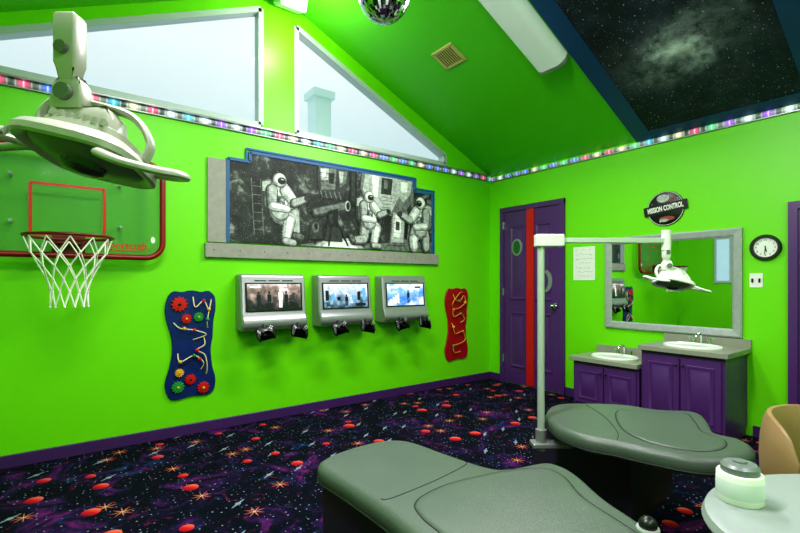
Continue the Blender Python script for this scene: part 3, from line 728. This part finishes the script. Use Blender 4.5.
# round sign
st = thing('round_sign', (XW, 1.80, 1.71), 'round black space sign with white lettering on a tilted band', 'sign')
cx, cz, q_ = -1.80, 1.866, .94
b = B(RW); b.slab(ell(cx, cz, .165*q_, .165*q_, 48), [(0, 0), (0, .010), (.004, .013)]); b.done('disc', BLACK, st)
b = B(RW)
ro = [[(cx+r*q_*math.cos(2*math.pi*k/48), cz+r*q_*math.sin(2*math.pi*k/48), d) for k in range(48)] for r, d in ((.160, .012), (.160, .0145), (.156, .0145), (.156, .012))]
b.rings(ro, 0, (False, False))
b.slab(ell(cx-.02, cz+.092, .052, .036, 28), [(0, .012), (0, .0145)], 1)
b.slab(ell(cx+.055, cz+.082, .020, .014, 16), [(0, .013), (0, .0155)], 2)
b.slab(ell(cx+.015, cz-.090, .065, .020, 24), [(0, .012), (0, .0145)], 2)
b.slab(ell(cx-.01, cz-.105, .038, .015, 24), [(0, .012), (0, .0155)], 1)
for i in range(12):
    a = random.random()*6.28; r = random.uniform(.09, .135); b.slab(ell(cx+r*math.cos(a), cz+r*math.sin(a), .003, .003, 6), [(0, .012), (0, .0148)], 0)
b.done('sign_artwork', [WHITE, ML_, M('sign_red_brown', (150, 60, 40), .5)], st, smooth=False)
tl = .12; ca, sa = math.cos(tl), math.sin(tl)
def rot2(x, y): return (cx+x*ca-y*sa, cz+x*sa+y*ca)
b = B(RW)
b.slab([rot2(-.182, -.040), rot2(.182, -.040), rot2(.182, .044), rot2(-.182, .044)], [(0, .012), (0, .018)], 0)
b.text('MISSION CONTROL', .0335, *rot2(0, .002), .0185, 1, tl, sy=1.9, ext=.001, off=.0012)
b.done('banner', [M('banner_dark', (16, 16, 20), .4), WHITE], st, smooth=False)
# poster
b = B(RW); b.slab(rrect(-2.71, 1.23, -2.47, 1.575, .006), [(0, 0), (0, .003)])
for r in range(7):
    x = -2.685
    while x < -2.51:
        w = random.uniform(.012, .04); yy = 1.54-r*.045+random.uniform(-.006, .006)
        if random.random() < .75: b.bar((x, yy), (min(x+w, -2.49), yy+random.uniform(-.006, .006)), random.uniform(.003, .008), .003, .0036, 1)
        x += w+.012
b.done('paper_notice', [PAPER, M('faint_print', (178, 184, 184), .8)], smooth=False, label='white paper notice with faint printed marks beside the purple door', cat='poster')
# clock
ct = thing('wall_clock', (XW, 1.08, 1.37), 'round wall clock with thick black rim and white face', 'clock')
kx, kz, ks = -1.082, 1.472, .83
b = B(RW); b.rings([[(kx+ks*r*math.cos(2*math.pi*k/48), kz+ks*r*math.sin(2*math.pi*k/48), d) for k in range(48)] for r, d in ((.118, 0), (.120, .02), (.112, .032), (.094, .032), (.088, .014))], 0, (True, False)); b.done('rim', BLACK, ct)
b = B(RW); b.slab(ell(kx, kz, .090*ks, .090*ks, 48), [(0, .008), (0, .014)]); b.done('face', WHITE, ct, smooth=False)
for i in range(1, 13):
    b = B(RW); a = math.radians(90-30*i); b.text(str(i), .024*ks, kx+.070*ks*math.cos(a), kz+.070*ks*math.sin(a), .0145); b.done('numeral', BLACK, ct, smooth=False)
def hand(ang, L, w):
    b = B(RW); a = math.radians(90-ang); b.bar((kx-.012*math.cos(a), kz-.012*math.sin(a)), (kx+L*math.cos(a), kz+L*math.sin(a)), w, .015, .019); b.done('hand', BLACK, ct, smooth=False)
hand(168, .034, .006); hand(186, .050, .004)
# switches
sw = thing('light_switch', (XW, 1.14, 1.165), 'white double light switch plate on the green wall', 'light switch')
b = B(RW); b.box(-1.185, 1.165, 0, -1.10, 1.275, .006, bev=.002); b.done('plate', WHITE, sw)
for x in (-1.165, -1.12):
    b = B(RW); b.box(x-.006, 1.205, .005, x+.006, 1.235, .014); b.done('toggle', BLACK, sw, smooth=False)

# ------------------------------------------------------------------ vanity cabinets and worktops
def vanity(y0, y1, ztop, label):
    t = thing('vanity_cabinet', (4.1, (y0+y1)/2, 0), label, 'cabinet', 'purple vanity cabinets')
    b = B(); b.box(3.86, y0+.01, .07, XW, y1-.01, ztop-.04); b.box(3.91, y0+.02, 0, XW, y1-.02, .07); b.done('body', PURP, t, smooth=False)
    F = frame((3.86, 0, 0), (0, -1, 0), (0, 0, 1), (-1, 0, 0)); m = (y0+y1)/2
    for k, (p, q) in enumerate(((-y1+.03, -m-.006), (-m+.006, -y0-.03))):
        b = B(F); zb, zt = .10, ztop-.075
        b.slab([(p, zb), (q, zb), (q, zt), (p, zt)], [(0, 0), (0, .014), (.004, .018)])
        pan = [(p+.04, zb+.04), (q-.04, zb+.04), (q-.04, zt-.045), (p+.04, zt-.045)]
        b.slab(pan, [(0, .0175), (.004, .025), (.012, .025), (.020, .0195), (.03, .0195), (.045, .027)], cap0=False)
        d = b.done('cabinet_door', PURP, t)
        kx_ = q-.018 if k == 0 else p+.018
        b = B(F); b.cyl((kx_, zt-.05, .018), (kx_, zt-.05, .032), .005, seg=10); b.ball((kx_, zt-.05, .038), .010, 12); b.done('knob', PURPD, d)
def worktop(y0, y1, zt, label):
    t = thing('worktop', (4.08, (y0+y1)/2, zt-.04), label, 'worktop')
    b = B(); b.box(3.82, y0, zt-.04, XW, y1, zt, bev=.006); b.box(XW-.022, y0, zt, XW, y1, zt+.065); b.done('countertop', COUNTER, t)
    m = (y0+y1)/2
    b = B(); b.lathe([(1.05, 0), (1.05, .010), (1.0, .016), (.94, .012), (.86, .005), (.5, .003), (.02, .002)], (4.06, m, zt), 40, sx=.15, sy=.20); b.done('sink', CERAM, t)
    b = B(); X = 4.245
    b.box(X-.02, m-.075, zt, X+.02, m+.075, zt+.014, bev=.006)
    b.tube([(X, m, zt+.01), (X-.005, m, zt+.075), (X-.04, m, zt+.10), (X-.10, m, zt+.085), (X-.11, m, zt+.065)], .011, 10, smooth=4)
    for s in (-1, 1):
        b.cyl((X, m+s*.058, zt+.012), (X, m+s*.058, zt+.045), .016, .012, 14); b.tube([(X, m+s*.058, zt+.045), (X-.03, m+s*.085, zt+.055)], .006, 8)
    b.done('faucet', CHROME, t)
vanity(1.80, 2.42, .52, 'low purple two door vanity cabinet with raised panel doors')
vanity(1.19, 1.80, .69, 'taller purple two door vanity cabinet with raised panel doors')
worktop(1.81, 2.44, .52, 'low speckled grey worktop with white oval sink and faucet')
worktop(1.17, 1.805, .69, 'higher speckled grey worktop with white oval sink and faucet')

# ------------------------------------------------------------------ dental benches
AX = RZ @ frame((0, 0, 0), (.692, -.722, 0), (.722, .692, 0), (0, 0, 1))   # (along bench, across) in plan
def bench(mat, outline, torso, base, zt, label, seam):
    t = thing('dental_bench', base[0], label, 'dental bench', 'padded dental benches')
    b = B(mat); o = crom(outline, 6)
    b.slab(o, [(.05, zt-.080), (.010, zt-.076), (0, zt-.060), (0, zt-.028), (.004, zt-.016), (.012, zt-.007), (.022, zt-.002), (.036, zt)], 0)
    b.done('cushion', VINYL, t, ang=75)
    b = B(mat); o2 = crom(torso, 6)
    b.slab(o2, [(0, zt-.004), (.004, zt+.003), (.014, zt+.006), (.03, zt+.007)], 0); b.done('back_cushion', VINYL, t, ang=75)
    b = B(mat); b.tube([(x, y, zt+.0005) for x, y in crom(torso, 6)], .0022, 6, closed=True); b.done('seam_piping', SEAM, t)
    b = B(mat); b.tube([(p.x, p.y, zt-.062) for p in o], .003, 6, closed=True); b.done('edge_piping', SEAM, t)
    b = B(mat); b.tube([(x, y, zt) for x, y in crom(seam, 6, False)], .002, 6); b.done('stitch_line', SEAM, t)
    b = B(base[1]); x0, y0, x1, y1 = base[2]; b.box(x0, y0, .06, x1, y1, zt-.079, bev=.006); b.box(x0+.03, y0+.03, 0, x1-.03, y1-.03, .06); b.done('pedestal', PURPD, t)
    return t
out1 = [(-1.545, 1.19), (-1.53, 1.05), (-1.47, .975), (-1.26, .955), (-1.0, .925), (-.82, .87), (-.68, .74), (-.52, .72), (-.36, .86), (-.28, 1.0), (-.25, 1.17), (-.30, 1.32), (-.45, 1.425), (-.60, 1.51), (-.74, 1.62), (-.83, 1.66), (-.90, 1.635), (-.96, 1.49), (-1.02, 1.445), (-1.20, 1.435), (-1.42, 1.43), (-1.515, 1.35)]
tor1 = [(-1.02, 1.2), (-1.01, 1.04), (-.93, .98), (-.80, .94), (-.67, .83), (-.52, .80), (-.40, .92), (-.33, 1.08), (-.32, 1.2), (-.36, 1.3), (-.5, 1.375), (-.65, 1.45), (-.76, 1.55), (-.84, 1.575), (-.90, 1.52), (-.96, 1.40)]
b1 = bench(AX, out1, tor1, (AX @ Vector((-1.0, 1.2, 0)), AX, (-1.46, .985, -.62, 1.40)), .5, 'sage grey padded dental bench with rounded foot end on dark pedestal', [(-1.10, .97), (-1.08, 1.0), (-1.07, 1.2), (-1.08, 1.38), (-1.10, 1.41)])
b = B(AX); b.cyl((-.42, 1.335, .50), (-.42, 1.335, .53), .012, mi=1); b.ball((-.42, 1.335, .545), .024, 20, 0, sz=.9); b.lathe([(.028, .528), (.030, .533), (.028, .538)], (-.42, 1.335, 0), 20, 1)
b.done('adjustment_knob', [BLACK, STEEL], b1)
out2 = [(.775, 2.22), (.79, 2.45), (.90, 2.625), (1.10, 2.655), (1.30, 2.62), (1.40, 2.545), (1.47, 2.515), (1.59, 2.495), (1.62, 2.42), (1.56, 2.28), (1.49, 2.13), (1.54, 2.04), (1.51, 1.92), (1.38, 1.82), (1.20, 1.805), (1.04, 1.91), (.95, 1.99), (.84, 2.07)]
tor2 = [(1.20, 2.48), (1.34, 2.48), (1.43, 2.45), (1.53, 2.42), (1.48, 2.26), (1.42, 2.12), (1.44, 2.0), (1.35, 1.90), (1.22, 1.88), (1.10, 1.97), (1.06, 2.12), (1.11, 2.32)]
bench(RZ, out2, tor2, (Vector((2.4, 1.35, 0)), Matrix.Identity(4), (2.18, 1.06, 2.64, 1.62)), .5, 'sage grey padded dental bench beside the lamp pole and sinks', [(.97, 2.02), (1.02, 2.12), (1.07, 2.36), (1.07, 2.61)])

# ------------------------------------------------------------------ dental lamps
SHLD = M('bulb_shield_dark', (60, 68, 64), .25, metal=.6)
def lamp_head(t, c, s, ang, CM):
    """c = world centre of the head, s = metres per unit, ang = rotation about Z"""
    m = Matrix.Translation(c) @ Matrix.Rotation(ang, 4, 'Z') @ Matrix.Scale(s, 4)
    b = B(m)
    b.slab(rrect(-34, -10, -12, 10, 3, 3), [(6, 58), (2, 74), (0, 80), (0, 126), (2, 129)])
    b.slab(rrect(-38, -12, -4, 12, 5, 3), [(2, 34), (0, 38), (3, 58), (8, 66)])
    b.slab(rrect(-42, -18, 28, 18, 8, 3), [(0, 4), (2, 24), (12, 36)])
    b.done('stem', CM, t)
    b = B(m); b.cyl((-23, -15, 92), (-23, 15, 92), 6); b.done('pivot', CREAMD, t)
    b = B(m); b.cyl((-20, -17, 48), (-20, 17, 48), 8); b.done('pivot', CREAMD, t)
    hm = m @ Matrix.Rotation(math.radians(13), 4, 'Y') @ Matrix.Rotation(math.radians(-14), 4, 'X')
    b = B(hm)
    prof = [(56, -19), (59, -17), (59, -11), (55, -5), (44, 1), (41, 2), (39, 9), (33, 12), (.1, 14)]
    b.lathe(prof, seg=48, sx=1.0, sy=.84, cap=(False, True), pw=.58)
    b.lathe([(56, -19), (52, -18), (46, -13), (44, -11)], seg=48, sy=.84, cap=(False, False), pw=.58)
    for k in range(7): b.box(-26+k*8, -33, 8, -22+k*8, -26, 14.5)
    b.done('lamp_housing', CM, t, ang=28)
    b = B(hm); b.lathe([(48, -15), (45, -17), (28, -22), (.1, -24)], seg=48, sy=.84, cap=(False, False), pw=.7); b.done('lens', CREAMD, t)
    b = B(hm); b.lathe([(22, -21), (20, -28), (14, -31), (.1, -32)], seg=24, sy=.84, cap=(False, False)); b.done('bulb_shield', SHLD, t)
    b = B(hm)
    b.tube([(-50, 0, -4), (-60, 0, 16), (-56, 0, 34), (-42, 0, 42), (10, 0, 42), (34, 0, 35), (54, 0, 14), (54, 0, -6)], 3.8, 12, smooth=6, flat=1.7); b.done('yoke', CM, t)
    for sgn in (-1, 1):
        b = B(hm)
        b.tube([(sgn*50, 22, -8), (sgn*80, 16, -8), (sgn*100, -4, -13), (sgn*104, -26, -20), (sgn*94, -44, -28), (sgn*68, -52, -30), (sgn*42, -46, -24)], 3.8, 12, smooth=6, flat=1.6)
        b.done('handle', CM, t)
c1 = P(-.645, .95, 1.49)
pp = P(-1.35, 1.02)
l1 = thing('dental_lamp', (pp.x, pp.y, 0), 'cream dental examination lamp with loop handles and boxy stem', 'dental lamp', 'dental lamps')
S1 = .0021
lamp_head(l1, c1, S1, TH, CREAM)
pj = c1+P(-35*S1, .03)+Vector((0, 0, 6*S1))
b = B(); b.cyl((pj.x, pj.y, pj.z), (pp.x, pp.y, pj.z-.02), .009); b.done('arm', SILV, l1)
b = B(); b.cyl((pp.x, pp.y, .0), (pp.x, pp.y, pj.z+.03), .02); b.lathe([(.12, 0), (.12, .015), (.05, .04), (.02, .05)], (pp.x, pp.y, 0)); b.done('pole', STEEL, l1)
# far lamp on a pole clamped to the bench
S2 = .00155
c2 = P(1.42, 2.35, 1.215)
pp = P(.733, 2.35)
l2 = thing('dental_lamp', (pp.x, pp.y, .33), 'white dental lamp on a horizontal arm from a steel pole', 'dental lamp', 'dental lamps')
lamp_head(l2, c2, S2, TH, CREAMW)
b = B(); b.cyl((pp.x, pp.y, .33), (pp.x, pp.y, 1.44), .018); b.done('pole', STEEL, l2)
HM = Matrix.Translation((pp.x, pp.y, 1.42)) @ Matrix.Rotation(TH, 4, 'Z')
b = B(HM); b.box(-.03, -.03, -.032, .115, .03, .032, bev=.008); b.done('arm_hub', CREAMW, l2)
q2 = c2+P(-23*S2, 0)+Vector((0, 0, 105*S2)); qr = (RZ.inverted() @ q2).x-.733
b = B(HM); b.box(.10, -.014, -.012, qr, .014, .014, bev=.005); b.done('arm', STEEL, l2)
b = B(); b.cyl((q2.x, q2.y, 1.37), (q2.x, q2.y, 1.475), .022); b.done('arm_joint', CREAMW, l2)
b = B(Matrix.Translation((pp.x, pp.y, .37)) @ Matrix.Rotation(TH, 4, 'Z'))
b.box(-.05, -.04, -.02, .19, .04, .006, bev=.008); b.cyl((0, 0, -.035), (0, 0, .07), .028); b.box(.11, -.03, .0, .18, .03, .05, bev=.006); b.done('pole_clamp', SILV, l2)

# ------------------------------------------------------------------ stool, table, canister
sc0 = P(1.425, 1.39)
s_ = thing('stool', (sc0.x, sc0.y, 0), 'tan vinyl operator stool with curved backrest beside the bench', 'stool')
SM = Matrix.Translation(sc0) @ Matrix.Rotation(TH+math.radians(28), 4, 'Z')
b = B(SM); b.lathe([(.02, .42), (.17, .42), (.19, .44), (.195, .465), (.17, .49), (.02, .495)]); b.done('seat', TAN, s_)
b = B(SM); rs = []
for i in range(17):
    a = math.radians(20+140*i/16); e = abs(i-8)/8; h = .14*math.sqrt(max(.02, 1-e**4)); zc_ = .63; th = .028*math.sqrt(max(.05, 1-e**6))
    ring = []
    for k in range(14):
        an = 2*math.pi*k/14; rr = .225+th*math.cos(an); ring.append((rr*math.cos(a), rr*math.sin(a), zc_+h*math.sin(an)))
    rs.append(ring)
b.rings(rs); b.done('backrest', TAN, s_)
b = B(SM); b.tube([(0, .1, .42), (0, .24, .42), (0, .27, .50), (0, .24, .60)], .012, 10, smooth=4); b.cyl((0, 0, .08), (0, 0, .42), .028); b.done('column', CHROME, s_)
b = B(SM)
for i in range(5):
    a = 2*math.pi*i/5+.3; b.tube([(0, 0, .10), (.25*math.cos(a), .25*math.sin(a), .07)], .02, 10, r1=.013); b.ball((.25*math.cos(a), .25*math.sin(a), .03), .03, 14)
b.done('star_base', BLACK, s_)

t = thing('side_table', tuple(P(1.0, .86)), 'oval grey laminate table with rounded edge', 'table')
b = B(RZ); b.slab(ell(1.0, .87, .375, .285, 64), [(.03, .68), (.008, .685), (0, .70), (.006, .715), (.02, .72)]); b.done('table_top', TABLE, t)
b = B(RZ); b.cyl((1.02, .82, .02), (1.02, .82, .68), .05); b.lathe([(.22, 0), (.22, .02), (.06, .05)], (1.02, .82, 0)); b.done('pedestal', PURPD, t)
cc = P(.752, 1.0, .72)
t = thing('wipes_canister', cc, 'plain white wipes canister with grey silver lid', 'canister')
b = B(Matrix.Translation(cc)); b.lathe([(.001, 0), (.042, 0), (.044, .003), (.044, .060), (.042, .063), (.001, .063)]); b.done('body', WHITE, t)
b = B(Matrix.Translation(cc)); b.lathe([(.0442, .014), (.0446, .015), (.0446, .048), (.0442, .049)], cap=(False, False)); b.done('printed_label', M('label_print', (214, 220, 220), .5, var=.05), t)
LM = M('lid_grey', (122, 128, 128), .4, metal=.3, var=.15, scale=40)
b = B(Matrix.Translation(cc)); b.lathe([(.034, .062), (.036, .064), (.036, .076), (.031, .082), (.014, .084), (.013, .088), (.001, .089)]); b.done('lid', LM, t)

# ------------------------------------------------------------------ world and camera
w = bpy.data.worlds.new('sky'); sc.world = w; w.use_nodes = True
nt = w.node_tree; bg = nt.nodes['Background']
tc = nt.nodes.new('ShaderNodeTexCoord'); sx = nt.nodes.new('ShaderNodeSeparateXYZ'); rp = nt.nodes.new('ShaderNodeValToRGB')
nt.links.new(tc.outputs['Generated'], sx.inputs[0]); nt.links.new(sx.outputs[2], rp.inputs[0]); nt.links.new(rp.outputs[0], bg.inputs[0])
rp.color_ramp.elements[0].position = .22; rp.color_ramp.elements[0].color = (.52, .70, .74, 1)
rp.color_ramp.elements[1].position = .44; rp.color_ramp.elements[1].color = (.88, .95, .98, 1)
bg.inputs[1].default_value = .96
cam = bpy.data.cameras.new('camera'); cam.lens = 452/800*36; cam.sensor_width = 36; cam.shift_y = 16.5/800; cam.clip_start = .02
co = bpy.data.objects.new('camera', cam); COL.objects.link(co); co.location = (0, 0, HC); co.rotation_euler = (math.pi/2, 0, TH)
sc.camera = co
sc.view_settings.view_transform = 'Standard'
try: sc.view_settings.look = 'Medium High Contrast'
except Exception: pass
